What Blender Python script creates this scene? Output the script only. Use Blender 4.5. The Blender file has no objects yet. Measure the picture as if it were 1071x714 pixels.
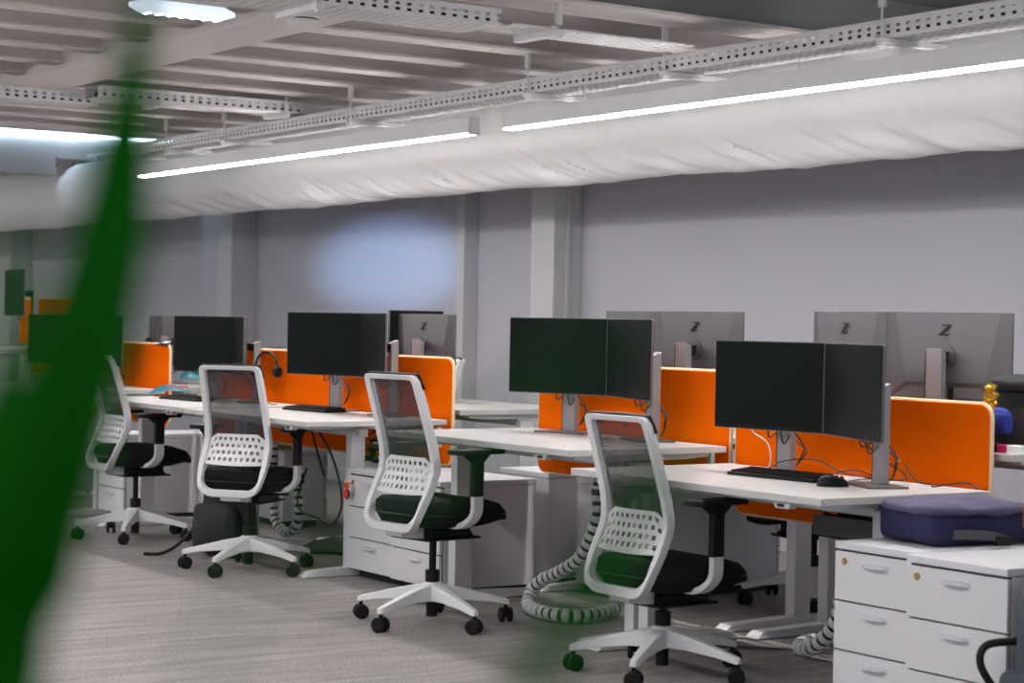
import bpy, bmesh, math, random
import numpy as np
from mathutils import Vector, Matrix, noise
random.seed(4)
C = bpy.context.scene.collection
PI = math.pi
R = math.radians

# ------------------------------------------------------------------ materials
def mat(name, col, rough=.5, metal=0., spec=.5, var=0., vscale=30., bump=0., bscale=200., sheen=0., stretch=None, emit=None, estr=0.):
    m = bpy.data.materials.new(name); m.use_nodes = True
    n = m.node_tree.nodes; l = m.node_tree.links; p = n['Principled BSDF']
    p.inputs['Base Color'].default_value = (*col, 1); p.inputs['Roughness'].default_value = rough
    p.inputs['Metallic'].default_value = metal; p.inputs['Specular IOR Level'].default_value = spec
    if sheen:
        p.inputs['Sheen Weight'].default_value = sheen; p.inputs['Sheen Roughness'].default_value = .5
    if emit:
        p.inputs['Emission Color'].default_value = (*emit, 1); p.inputs['Emission Strength'].default_value = estr
    tc = n.new('ShaderNodeTexCoord'); mp = n.new('ShaderNodeMapping')
    l.new(tc.outputs['Object'], mp.inputs['Vector'])
    if stretch: mp.inputs['Scale'].default_value = stretch
    nz = n.new('ShaderNodeTexNoise'); nz.inputs['Scale'].default_value = vscale; nz.inputs['Detail'].default_value = 4
    l.new(mp.outputs['Vector'], nz.inputs['Vector'])
    mx = n.new('ShaderNodeMix'); mx.data_type = 'RGBA'
    v = max(var, .015)
    mx.inputs['A'].default_value = (*[max(0, c*(1-v)) for c in col], 1)
    mx.inputs['B'].default_value = (*[min(1, c*(1+v)) for c in col], 1)
    l.new(nz.outputs['Fac'], mx.inputs['Factor']); l.new(mx.outputs['Result'], p.inputs['Base Color'])
    if bump:
        nb = n.new('ShaderNodeTexNoise'); nb.inputs['Scale'].default_value = bscale; nb.inputs['Detail'].default_value = 3
        l.new(tc.outputs['Object'], nb.inputs['Vector'])
        b = n.new('ShaderNodeBump'); b.inputs['Strength'].default_value = bump; b.inputs['Distance'].default_value = .01
        l.new(nb.outputs['Fac'], b.inputs['Height']); l.new(b.outputs['Normal'], p.inputs['Normal'])
    return m

M = {}
M['wall'] = mat('wall_paint', (.46, .455, .50), .85, var=.02, vscale=2, bump=.03)
M['pillar'] = mat('pillar_paint', (.52, .52, .53), .8, var=.02, vscale=2)
M['ceiling'] = mat('ceiling_paint', (.55, .515, .50), .8, var=.04, vscale=3, bump=.05, bscale=40)
M['steelpaint'] = mat('painted_steel', (.72, .675, .655), .6, var=.03, vscale=5)
M['skirt'] = mat('skirting_paint', (.42, .41, .42), .6)
M['tray'] = mat('galvanised_tray', (.76, .75, .76), .5, metal=.1, var=.05, vscale=20)
M['fixture'] = mat('fixture_aluminium', (.80, .79, .81), .5, var=.02)
M['cap'] = mat('fixture_end_cap', (.8, .8, .8), .5)
M['led'] = mat('led_diffuser', (1, 1, 1), .5, emit=(1, .97, .96), estr=40)
M['ledcool'] = mat('cool_led_strip', (1, 1, 1), .5, emit=(.62, .82, 1), estr=5.5)
M['prism'] = mat('prismatic_lamp_cover', (.8, .85, .9), .2, emit=(.72, .85, 1), estr=.42)
M['duct'] = mat('duct_fabric', (.86, .86, .87), .75, var=.01, vscale=8, bump=.04, bscale=90, sheen=.2)
M['desk'] = mat('white_laminate', (.50, .49, .48), .42, var=.012, vscale=6)
M['frame'] = mat('white_powder_coat', (.56, .56, .58), .42, var=.015)
M['ped'] = mat('pedestal_white', (.60, .595, .62), .45, var=.012, vscale=4)
M['pedtop'] = mat('pedestal_top_white', (.60, .60, .63), .45)
M['gap'] = mat('dark_gap', (.02, .02, .022), .8)
M['orange'] = mat('orange_felt', (.90, .135, .001), .95, spec=.03, var=.10, vscale=260, bump=.12, bscale=500)
M['piping'] = mat('cream_piping', (.80, .62, .38), .6)
M['glassdark'] = mat('screen_glass', (.0035, .0065, .005), .38, spec=.10)
M['bezel'] = mat('bezel_black', (.006, .006, .0065), .5, spec=.15)
M['silver'] = mat('monitor_silver', (.155, .148, .158), .42, metal=.8, var=.02)
M['standsilver'] = mat('stand_silver', (.30, .27, .28), .4, metal=.4)
M['darkgrey'] = mat('stand_dark_grey', (.10, .095, .095), .45)
M['black'] = mat('black_plastic', (.007, .007, .008), .45, spec=.22)
M['rubber'] = mat('black_rubber', (.006, .006, .0065), .6, spec=.22)
M['cable'] = mat('cable_black', (.012, .012, .012), .5)
M['whitecable'] = mat('cable_white', (.75, .72, .66), .5)
M['seat'] = mat('seat_fabric', (.006, .0065, .007), .95, spec=.22, var=.3, vscale=400, bump=.2, bscale=600)
M['chairwhite'] = mat('chair_white_plastic', (.63, .63, .65), .42, var=.012)
M['chairgrey'] = mat('chair_light_grey', (.52, .52, .54), .45)
M['navy'] = mat('navy_canvas', (.013, .012, .060), .85, var=.15, vscale=300, bump=.2, bscale=500)
M['lilac'] = mat('dusty_purple_canvas', (.070, .060, .125), .85, var=.12, vscale=60, bump=.2, bscale=400, sheen=.1)
M['leather'] = mat('brown_leather', (.30, .10, .04), .6)
M['strap'] = mat('grey_webbing', (.06, .06, .07), .8)
M['slate'] = mat('slate_canvas', (.055, .068, .085), .9, var=.2, vscale=80, bump=.2)
M['blackbag'] = mat('black_nylon', (.012, .012, .014), .75, var=.2, vscale=60, bump=.2)
M['leaf'] = mat('dark_green_leaf', (.002, .135, .002), .6, spec=.1, var=.35, vscale=5)
M['stem'] = mat('yellow_green_stem', (.42, .50, .05), .5)
M['leafy'] = mat('mid_green_leaf', (.06, .25, .05), .45, var=.3, vscale=9)
M['teal'] = mat('bluish_leaf', (.02, .16, .22), .5, var=.3, vscale=30)
M['palegreen'] = mat('pale_green_leaf', (.42, .52, .26), .5, var=.2, vscale=25)
M['pot'] = mat('white_ceramic', (.78, .78, .78), .35)
M['potgreen'] = mat('olive_planter', (.25, .27, .06), .5)
M['soil'] = mat('soil', (.03, .02, .013), .95, bump=.4)
M['gold'] = mat('gold_foil', (.85, .45, .06), .22, metal=.9, var=.2, vscale=50)
M['blue'] = mat('blue_cloth', (.012, .03, .26), .8, var=.1)
M['pink'] = mat('magenta_card', (.55, .015, .14), .5)
M['paper'] = mat('white_paper', (.85, .85, .83), .6)
M['red'] = mat('red_tag', (.65, .02, .02), .5)
M['brass'] = mat('brass', (.55, .38, .16), .35, metal=.9)
M['darkcloth'] = mat('dark_cloth', (.05, .055, .05), .9, var=.3, vscale=50, bump=.3)
M['logo'] = mat('logo_black', (.006, .006, .007), .35)
M['switch'] = mat('switch_grey', (.45, .45, .45), .4)
M['mint'] = mat('pale_green_plastic', (.5, .58, .5), .5)

def mesh_material():
    m = bpy.data.materials.new('black_backrest_mesh'); m.use_nodes = True
    n = m.node_tree.nodes; l = m.node_tree.links; p = n['Principled BSDF']; out = n['Material Output']
    p.inputs['Base Color'].default_value = (.02, .02, .024, 1); p.inputs['Roughness'].default_value = .7
    t = n.new('ShaderNodeBsdfTransparent'); mx = n.new('ShaderNodeMixShader')
    tc = n.new('ShaderNodeTexCoord'); nz = n.new('ShaderNodeTexNoise'); nz.inputs['Scale'].default_value = 14
    l.new(tc.outputs['Object'], nz.inputs['Vector'])
    mr = n.new('ShaderNodeMapRange'); mr.inputs['To Min'].default_value = .78; mr.inputs['To Max'].default_value = .88
    l.new(nz.outputs['Fac'], mr.inputs['Value']); l.new(mr.outputs['Result'], mx.inputs['Fac'])
    l.new(t.outputs['BSDF'], mx.inputs[1]); l.new(p.outputs['BSDF'], mx.inputs[2]); l.new(mx.outputs['Shader'], out.inputs['Surface'])
    return m
M['mesh'] = mesh_material()

def carpet_material():
    m = bpy.data.materials.new('grey_carpet'); m.use_nodes = True
    n = m.node_tree.nodes; l = m.node_tree.links; p = n['Principled BSDF']
    p.inputs['Roughness'].default_value = .95; p.inputs['Specular IOR Level'].default_value = .1
    tc = n.new('ShaderNodeTexCoord')
    mp = n.new('ShaderNodeMapping'); mp.inputs['Rotation'].default_value = (0, 0, R(-28)); mp.inputs['Scale'].default_value = (9, 1.2, 1)
    l.new(tc.outputs['Object'], mp.inputs['Vector'])
    a = n.new('ShaderNodeTexNoise'); a.inputs['Scale'].default_value = 1.6; a.inputs['Detail'].default_value = 5
    l.new(mp.outputs['Vector'], a.inputs['Vector'])
    b = n.new('ShaderNodeTexNoise'); b.inputs['Scale'].default_value = 90; b.inputs['Detail'].default_value = 4
    l.new(tc.outputs['Object'], b.inputs['Vector'])
    r1 = n.new('ShaderNodeValToRGB'); r1.color_ramp.elements[0].position = .33; r1.color_ramp.elements[1].position = .68
    r1.color_ramp.elements[0].color = (.285, .267, .262, 1); r1.color_ramp.elements[1].color = (.385, .36, .355, 1)
    l.new(a.outputs['Fac'], r1.inputs['Fac'])
    r2 = n.new('ShaderNodeValToRGB'); r2.color_ramp.elements[0].position = .3; r2.color_ramp.elements[1].position = .7
    r2.color_ramp.elements[0].color = (.55, .55, .55, 1); r2.color_ramp.elements[1].color = (1, 1, 1, 1)
    l.new(b.outputs['Fac'], r2.inputs['Fac'])
    mx = n.new('ShaderNodeMix'); mx.data_type = 'RGBA'; mx.blend_type = 'MULTIPLY'; mx.inputs['Factor'].default_value = 1
    l.new(r1.outputs['Color'], mx.inputs['A']); l.new(r2.outputs['Color'], mx.inputs['B'])
    l.new(mx.outputs['Result'], p.inputs['Base Color'])
    bp = n.new('ShaderNodeBump'); bp.inputs['Strength'].default_value = .5; bp.inputs['Distance'].default_value = .006
    l.new(b.outputs['Fac'], bp.inputs['Height']); l.new(bp.outputs['Normal'], p.inputs['Normal'])
    return m
M['carpet'] = carpet_material()

# ------------------------------------------------------------------ mesh helpers
class MB:
    """collects shapes, then links them as ONE mesh object"""
    def __init__(s): s.v = []; s.f = []
    def add(s, vs, fs):
        b = len(s.v); s.v += [tuple(v) for v in vs]; s.f += [tuple(b+i for i in f) for f in fs]; return s
    def box(s, x0, x1, y0, y1, z0, z1):
        return s.add([(x0,y0,z0),(x1,y0,z0),(x1,y1,z0),(x0,y1,z0),(x0,y0,z1),(x1,y0,z1),(x1,y1,z1),(x0,y1,z1)],
                     [(0,3,2,1),(4,5,6,7),(0,1,5,4),(1,2,6,5),(2,3,7,6),(3,0,4,7)])
    def hexa(s, bot, top):
        return s.add(list(bot)+list(top), [(3,2,1,0),(4,5,6,7),(0,1,5,4),(1,2,6,5),(2,3,7,6),(3,0,4,7)])
    def prism(s, poly, axis, a, b):
        """poly: 2D outline, extruded along axis ('x': (y,z), 'y': (x,z), 'z': (x,y)) from a to b"""
        def P(p, t): return {'x': (t, p[0], p[1]), 'y': (p[0], t, p[1]), 'z': (p[0], p[1], t)}[axis]
        k = len(poly); vs = [P(p, a) for p in poly]+[P(p, b) for p in poly]
        return s.add(vs, [tuple(range(k))[::-1], tuple(range(k, 2*k))]+[(i, (i+1) % k, k+(i+1) % k, k+i) for i in range(k)])
    def cyl(s, p, q, r0, r1=None, n=16):
        return s.tube([p, q], [r0, r0 if r1 is None else r1], n)
    def tube(s, pts, r, n=8, caps=True, closed=False):
        pts = [Vector(p) for p in pts]; k = len(pts)
        rr = r if isinstance(r, (list, tuple)) else [r]*k
        vs = []; fs = []; up = None
        for i, p in enumerate(pts):
            if closed: t = pts[(i+1) % k]-pts[i-1]
            else: t = pts[min(i+1, k-1)]-pts[max(i-1, 0)]
            if t.length < 1e-9: t = Vector((0, 0, 1))
            t.normalize()
            if up is None:
                up = t.cross(Vector((0, 0, 1)))
                if up.length < .1: up = t.cross(Vector((0, 1, 0)))
            up = (up-t*up.dot(t)); up.normalize(); w = t.cross(up)
            for j in range(n):
                a = 2*PI*j/n; vs.append(p+(up*math.cos(a)+w*math.sin(a))*rr[i])
        for i in range(k if closed else k-1):
            for j in range(n):
                a = i*n+j; b = i*n+(j+1) % n; i2 = (i+1) % k; fs.append((a, b, i2*n+(j+1) % n, i2*n+j))
        if caps and not closed: fs += [tuple(range(n))[::-1], tuple(range((k-1)*n, k*n))]
        return s.add(vs, fs)
    def lathe(s, prof, c=(0,0,0), n=24, axis='z'):
        vs = []; fs = []; k = len(prof)
        for r, h in prof:
            for j in range(n):
                a = 2*PI*j/n; p = {'z': (r*math.cos(a), r*math.sin(a), h), 'x': (h, r*math.cos(a), r*math.sin(a)), 'y': (r*math.cos(a), h, r*math.sin(a))}[axis]
                vs.append((p[0]+c[0], p[1]+c[1], p[2]+c[2]))
        for i in range(k-1):
            for j in range(n): fs.append((i*n+j, i*n+(j+1) % n, (i+1)*n+(j+1) % n, (i+1)*n+j))
        fs += [tuple(range(n))[::-1], tuple(range((k-1)*n, k*n))]
        return s.add(vs, fs)
    def build(s, name, m, parent=None, smooth=False, bevel=0., seg=2, subsurf=0, solid=0.):
        me = bpy.data.meshes.new(name); me.from_pydata(s.v, [], s.f); me.materials.append(m)
        bm = bmesh.new(); bm.from_mesh(me); bmesh.ops.recalc_face_normals(bm, faces=bm.faces); bm.to_mesh(me); bm.free()
        if smooth:
            me.polygons.foreach_set('use_smooth', [True]*len(me.polygons))
        o = bpy.data.objects.new(name, me); C.objects.link(o)
        if parent: o.parent = parent
        if solid:
            d = o.modifiers.new('thickness', 'SOLIDIFY'); d.thickness = solid; d.offset = 0
        if bevel:
            d = o.modifiers.new('bevel', 'BEVEL'); d.width = bevel; d.segments = seg; d.limit_method = 'ANGLE'; d.angle_limit = R(35)
        if subsurf:
            d = o.modifiers.new('subdivision', 'SUBSURF'); d.levels = subsurf; d.render_levels = subsurf
        if smooth and not subsurf: 
            d = o.modifiers.new('smooth', 'EDGE_SPLIT'); d.split_angle = R(40)
        return o

def tag(o, label, cat, group=None, kind=None):
    o['label'] = label; o['category'] = cat
    if group: o['group'] = group
    if kind: o['kind'] = kind
    return o
def thing(name, label, cat, loc=(0,0,0), rz=0, group=None):
    o = bpy.data.objects.new(name, None); C.objects.link(o); o.empty_display_size = .1
    o.location = loc; o.rotation_euler = (0, 0, rz)
    return tag(o, label, cat, group)
def struct(o):
    o['kind'] = 'structure'; return o
def smoothpts(pts, n=6):
    """Catmull-Rom through the points"""
    P = [Vector(p) for p in pts]; P = [P[0]*2-P[1]]+P+[P[-1]*2-P[-2]]; out = []
    for i in range(1, len(P)-2):
        for j in range(n):
            t = j/n; a, b, c, d = P[i-1], P[i], P[i+1], P[i+2]
            out.append(.5*((2*b)+(c-a)*t+(2*a-5*b+4*c-d)*t*t+(3*b-a-3*c+d)*t**3))
    out.append(P[-2]); return out
def rrect(x0, x1, z0, z1, r, n=5):
    out = []
    for cx, cz, a0 in ((x1-r, z0+r, -90), (x1-r, z1-r, 0), (x0+r, z1-r, 90), (x0+r, z0+r, 180)):
        for k in range(n+1):
            a = R(a0+90*k/n); out.append((cx+r*math.cos(a), cz+r*math.sin(a)))
    return out

# ------------------------------------------------------------------ camera
CAM = Vector((0, 0, 1.25))
FPX = 2050.1
yaw, pit, rol = R(33.875), R(.516), R(1.09)
fw = Vector((-math.cos(yaw)*math.cos(pit), math.sin(yaw)*math.cos(pit), -math.sin(pit)))
rt = Vector((math.sin(yaw), math.cos(yaw), 0)); up = rt.cross(fw)
rt2 = rt*math.cos(rol)+up*math.sin(rol); up2 = up*math.cos(rol)-rt*math.sin(rol)
cam = bpy.data.cameras.new('camera'); co = bpy.data.objects.new('camera', cam); C.objects.link(co)
co.matrix_world = Matrix(((rt2.x, up2.x, -fw.x, 0), (rt2.y, up2.y, -fw.y, 0), (rt2.z, up2.z, -fw.z, CAM.z), (0, 0, 0, 1)))
cam.sensor_width = 36; cam.lens = FPX/1071*36; cam.clip_start = .05; cam.clip_end = 100
cam.dof.use_dof = True; cam.dof.focus_distance = 8.2; cam.dof.aperture_fstop = 3.6; cam.dof.aperture_blades = 0
bpy.context.scene.camera = co

# ------------------------------------------------------------------ setting
WY = 7.43                                                        # back wall
struct(MB().box(-24, 4, -6, WY+.2, -.1, 0).build('floor', M['carpet']))
struct(MB().box(-24, 2, WY, WY+.2, 0, 3.3).build('wall_back', M['wall']))
struct(MB().box(-24.2, -24, -6, WY, 0, 3.3).build('wall_end', M['wall']))
struct(MB().box(-13.2, -6.34, -6, WY+.2, 2.715, 2.8).build('ceiling', M['ceiling']))
M['neargrey'] = mat('darker_grey', (.36, .36, .365), .7, var=.05, vscale=3)  # darker grey than the other ceiling, for the near deck and cross-beam web
struct(MB().box(-6.34, 2, -6, WY+.2, 2.715, 2.8).build('ceiling_near', M['neargrey']))
struct(MB().box(-24.2, -13.2, -6, WY+.2, 3.3, 3.4).build('ceiling_far', M['ceiling']))
struct(MB().box(-24, 2, WY-.018, WY, 0, .1).build('baseboard_back', M['skirt'], bevel=.004))
for i, (x0, x1, y0) in enumerate(((-20.75, -20.35, 7.2), (-15.225, -14.965, 7.2), (-11.61, -11.51, 7.31), (-10.54, -10.28, 7.21))):
    mb = MB()
    mb.box(x0, x1, y0, WY, 0, 2.95)
    if i == 3: mb.box(x1, x1+.012, y0+.09, y0+.13, 0, 2.95)
    struct(mb.build('pillar_%d' % (i+1), M['pillar'], bevel=.006))

# ceiling steelwork: main beam along the room, joists across it, one deep cross beam
def ibeam_x(x0, x1, y, z0, z1, fwid, t=.014):
    return MB().box(x0, x1, y-fwid/2, y+fwid/2, z0, z0+t).box(x0, x1, y-t/2, y+t/2, z0+t, z1).box(x0, x1, y-fwid/2, y+fwid/2, z1-t, z1)
def ibeam_y(x, y0, y1, z0, z1, fwid, t=.012):
    return MB().box(x-fwid/2, x+fwid/2, y0, y1, z0, z0+t).box(x-t/2, x+t/2, y0, y1, z0+t, z1)
struct(ibeam_x(-13.1, -4.7, 3.707, 2.461, 2.715, .293, .016).build('beam_main', M['steelpaint']))
jx = [-8.077-.556*k for k in range(-2, 9)]
for k, x in enumerate(jx):
    struct(ibeam_y(x, 3.72, 5.95, 2.50, 2.715, .147).build('ceiling_joist_%d' % (k+1), M['steelpaint']))
for k, x in enumerate(jx[1:]):
    struct(ibeam_y(x, 0, 3.69, 2.547, 2.715, .13).build('ceiling_joist_%d' % (k+20), M['steelpaint']))
struct(MB().box(-6.465, -6.198, 1.7, WY, 2.50, 2.514).build('beam_cross_flange', M['steelpaint']))
struct(MB().box(-6.345, -6.318, 1.7, WY, 2.514, 2.715).build('beam_cross', M['neargrey']))
struct(MB().box(-13.2, -13.1, 0, WY, 2.545, 3.3).build('beam_far', M['steelpaint'], bevel=.006))
struct(MB().box(-16.25, -16.05, 0, 6.06, 2.44, 3.3).box(-16.25, -16.05, 6.64, WY, 2.44, 3.3).box(-16.25, -16.05, 6.06, 6.64, 2.585, 3.3).build('bulkhead_wall', M['pillar'], bevel=.006))

# ------------------------------------------------------------------ lights
def linear_light(x0, x1, y, z, label):
    t = thing('linear_ceiling_light', label, 'ceiling light', ((x0+x1)/2, y, z), 0, 'linear ceiling lights')
    h = (x1-x0)/2
    MB().box(-h+.006, h-.006, -.03, .03, .007, .086).build('housing', M['fixture'], t, bevel=.002)
    MB().box(-h+.006, h-.006, -.0285, .0285, 0, .0068).build('diffuser', M['led'], t)
    for s in (-1, 1): MB().box(s*h-.006, s*h+.006, -.031, .031, -.002, .088).build('end_cap', M['cap'], t, bevel=.001)
    for s in (-.7, 0, .7): MB().cyl((s*h, 0, .086), (s*h, 0, .16), .0025, n=6).build('suspension_wire', M['tray'], t)
    return t
linear_light(-7.815, -3.72, 5.2, 2.176, 'long white linear light nearest the camera, running out of the right edge')
linear_light(-12.2, -8.12, 5.2, 2.176, 'long white linear light further off, its whole length shown above the desks')
for k, (x, y) in enumerate(((-8.2, 1.9), (-3.9, 1.9), (-8.2, -1.6), (-3.9, -1.6), (-12.5, 2.1), (-16.8, 2.3), (-20.2, 4.4))):                 # added out-of-view fittings that fill the aisle, chair backs and far wall with light
    t = linear_light(x-2.05, x+2.05, y, 2.40, 'added unseen fill light over the %s row behind the camera side, %s half' % (('next', 'second', 'far', 'end')[k//2], ('far', 'near')[k % 2]))
# LED line along the bulkhead at the end of the room
t = thing('wall_washer_light', 'bluish LED line along the top of the white bulkhead at far left', 'light', (-16.0, 5, 2.80))
MB().box(-.05, .0, -4.9, 2.40, .0, .05).build('housing', M['fixture'], t)
MB().box(-.045, -.002, -4.88, 2.38, -.022, -.0005).build('led_strip', M['ledcool'], t)
# prismatic lamp
t = thing('prismatic_lamp', 'short lit prismatic batten lamp hanging under the ceiling beam', 'lamp', (-7.269, 3.263, 2.482))
mb = MB(); L_ = .225
sec = [(-.045, .0), (-.03, -.03), (.03, -.03), (.045, .0), (.035, .02), (-.035, .02)]
vs = []
for yy, sc in ((-L_, .35), (-L_+.06, 1), (L_-.06, 1), (L_, .35)):
    vs += [(a*sc, yy, b*sc) for a, b in sec]
fs = [tuple(range(6))[::-1], tuple(range(18, 24))]
for i in range(3):
    for j in range(6): fs.append((i*6+j, i*6+(j+1) % 6, (i+1)*6+(j+1) % 6, (i+1)*6+j))
mb.add(vs, fs).build('prismatic_cover', M['prism'], t)
mb = MB()
for i in range(7):
    for s in (-.018, .018): mb.lathe([(.008, -.0318), (.011, -.028)], (s, -.15+.05*i, 0), 8)
mb.build('led_dot', mat('led_dot', (1, 1, 1), .3, emit=(.85, .93, 1), estr=14), t)['kind'] = 'stuff'
MB().box(-.03, .03, -.18, .18, .02, .045).build('housing', M['fixture'], t)
for s in (-.15, .15): MB().cyl((0, s, .045), (0, s, .233), .004, n=6).build('hanger_rod', M['tray'], t)
# smoke detector
t = thing('smoke_detector', 'round white smoke detector under the ceiling beam', 'smoke detector', (-6.93, 3.62, 2.461))
MB().lathe([(.075, 0), (.075, -.015), (.068, -.02)], n=28).build('base', M['cap'], t, smooth=True)
MB().lathe([(.066, -.02), (.060, -.034), (.045, -.046), (.0, -.05)], n=28).build('sensor_head', M['cap'], t, smooth=True)
MB().lathe([(.0665, -.02), (.064, -.026)], n=28).build('sensor_slot', M['darkgrey'], t)

# ------------------------------------------------------------------ cable trays (perforated U sections)
def perforated(mb, nx, pitch, hole, rows, mapf):
    """rows: list of (width, has_hole). mapf(u, v) -> xyz; quads with the holes left out"""
    us = []; 
    for i in range(nx): us += [i*pitch, i*pitch+(pitch-hole)/1.0]
    us.append(nx*pitch)
    vsx = [0]
    for w, h in rows: vsx.append(vsx[-1]+w)
    nu = len(us); base = [mapf(u, v) for v in vsx for u in us]; fs = []
    for r, (w, h) in enumerate(rows):
        for i in range(nu-1):
            if h and i % 2 == 1: continue
            fs.append((r*nu+i, r*nu+i+1, (r+1)*nu+i+1, (r+1)*nu+i))
    mb.add(base, fs)
def cable_tray(name, label, length, w, h, loc, rz, brackets, zc, pitch=.05, bw=.3, rods=True):
    t = thing(name, label, 'cable tray', loc, rz, 'perforated cable trays')
    n = int(length/pitch); mb = MB()
    side = [(h*.2, 0), (h*.18, 1), (h*.16, 0), (h*.18, 1), (h*.28, 0)]
    perforated(mb, n, pitch, .02, side, lambda u, v: (u, 0, v))
    perforated(mb, n, pitch, .02, side, lambda u, v: (u, w, v))
    bot = []
    for k in range(int(w/.04)): bot += [(.026, 0), (.014, 1)]
    bot.append((w-.04*int(w/.04) or .001, 0))
    perforated(mb, n, pitch, .026, bot, lambda u, v: (u, v, 0))
    if h > .03:
        for q in range(5): MB().tube([(.02+.6*i, .02+.02*q+.012*math.sin(i*1.7+q), .012+.009*(q % 3)) for i in range(int((length-.05)/.6)+1)], .009, n=6).build('tray_cable', M['cable'], t)
        MB().box(.02, length-.06, .012, w-.012, .004, .009).build('slot_darkener', M['darkgrey'], t)  # dark sheet added to shade the slots and side holes
    for yy in (0, w): mb.box(0, n*pitch, yy-.006, yy+.006, h, h+.003)
    mb.build('tray_channel', M['tray'], t, solid=.0016)
    for x in brackets:
        MB().box(x-.02, x+.02, -.035, bw, -.024, -.003).box(x-.02, x-.017, -.035, bw, -.003, .012).build('support_bracket', M['tray'], t)
        if rods:
            m = MB().cyl((x, -.022, -.03), (x, -.022, zc-loc[2]), .0045, n=8)
            m.box(x-.012, x+.012, -.034, -.010, -.034, -.022).lathe([(.016, zc-loc[2]-.08), (.016, zc-loc[2])], (x, -.022, 0), 10)
            m.build('hanger_rod', M['tray'], t)
    return t
X0 = -12.45
cable_tray('cable_tray', 'long perforated tray running along the room above the white lights', 10.0, .21, .064, (X0, 5.13, 2.325), 0,
           [v-X0 for v in (-12.3, -11.6, -10.75, -9.2, -7.52, -6.50, -5.22, -3.9)], 2.515)
cable_tray('cable_tray', 'wide perforated tray crossing the ceiling beside the smoke detector', 1.86, .26, .06, (-6.30, 2.3, 2.395), PI/2,
           [1.05], 2.715, bw=.29)
cable_tray('cable_tray', 'flat perforated tray end passing under the deep ceiling beam', .92, .224, .004, (-6.28, 4.19, 2.40), PI/2,
           [.2], 2.50, bw=.26)
cable_tray('cable_tray', 'perforated tray at far left with a cut end behind the plant', 1.9, .19, .065, (-10.09, 2.2, 2.39), PI/2,
           [.78], 2.715, bw=.215)
cable_tray('cable_tray', 'perforated tray behind the cut one, reaching toward the back wall', 1.6, .19, .06, (-9.86, 3.95, 2.41), PI/2,
           [.36, 1.1], 2.715, bw=.215)
# brackets, clamps and a hook on the joists are kept as small parts of the trays above

# ------------------------------------------------------------------ fabric air duct
def duct():
    t = thing('fabric_air_duct', 'large white fabric air duct running along the back wall', 'air duct', (-11, 6.35, 2.30))
    nx, na = 620, 64; r = .268; x0, x1 = -12.9, 8.5; vs = []; fs = []
    rnd = random.Random(9)
    creases = [(rnd.uniform(x0, x1), rnd.uniform(-.9, .35), rnd.uniform(.04, .13), rnd.uniform(.010, .030)) for _ in range(260)]
    cx = np.array([c[0] for c in creases]); ca = np.array([c[1] for c in creases]); cw = np.array([c[2] for c in creases]); cd = np.array([c[3] for c in creases])
    for i in range(nx+1):
        x = x0+(x1-x0)*i/nx
        for j in range(na):
            a = 2*PI*j/na                           # 0 = towards the camera (-y), growing downwards
            y, z = -math.cos(a), -math.sin(a)
            an = a if a < PI else a-2*PI            # front lower quadrant: 0..pi/2
            rr = r+.016*noise.noise((x*1.1, y*1.5, z*1.5))+.004*noise.noise((x*5, y*4, z*4))
            # diagonal folds hanging in the front and below
            u = x-.32*(an-.6)
            w = math.exp(-((an-1.15)/.55)**2)
            rr += w*.017*max(0, noise.noise((u*4.6, an*.9, 3)))*1.6+w*.006*abs(noise.noise((u*11, an*1.5, 8)))
            d = (u-cx)/(cw*.35); e = (an-1.2-ca*.5)/.38
            rr -= float(np.sum(cd*np.exp(-d*d-e*e)))*.9
            for g in (1.95,):                       # gathered joint
                rr -= .012*math.exp(-((u-g)/.05)**2)-.008*math.exp(-((u-g-.11)/.05)**2)
            if z > .75: rr += .02*(z-.75)*4*abs(math.sin(x*PI/.6))*-.6
            vs.append((x, y*rr, z*rr))
    for i in range(nx):
        for j in range(na): fs.append((i*na+j, i*na+(j+1) % na, (i+1)*na+(j+1) % na, (i+1)*na+j))
    fs += [tuple(range(na)), tuple(range(nx*na, nx*na+na))[::-1]]
    MB().add(vs, fs).build('duct_sleeve', M['duct'], t, smooth=True)
    MB().box(x0, x1, -.012, .012, .31, .33).build('suspension_rail', M['tray'], t)
    for k in range(35):
        xx = x0+.3+.6*k; MB().cyl((xx, 0, .255), (xx, 0, .315), .004, n=6).build('hook', M['darkgrey'], t)
    for k in range(8):
        xx = x0+4.4+2.3*k; MB().cyl((xx, 0, .33), (xx, 0, .41 if xx > -2.1 else .95), .004, n=6).build('hanger_rod', M['tray'], t)
duct()

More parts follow.
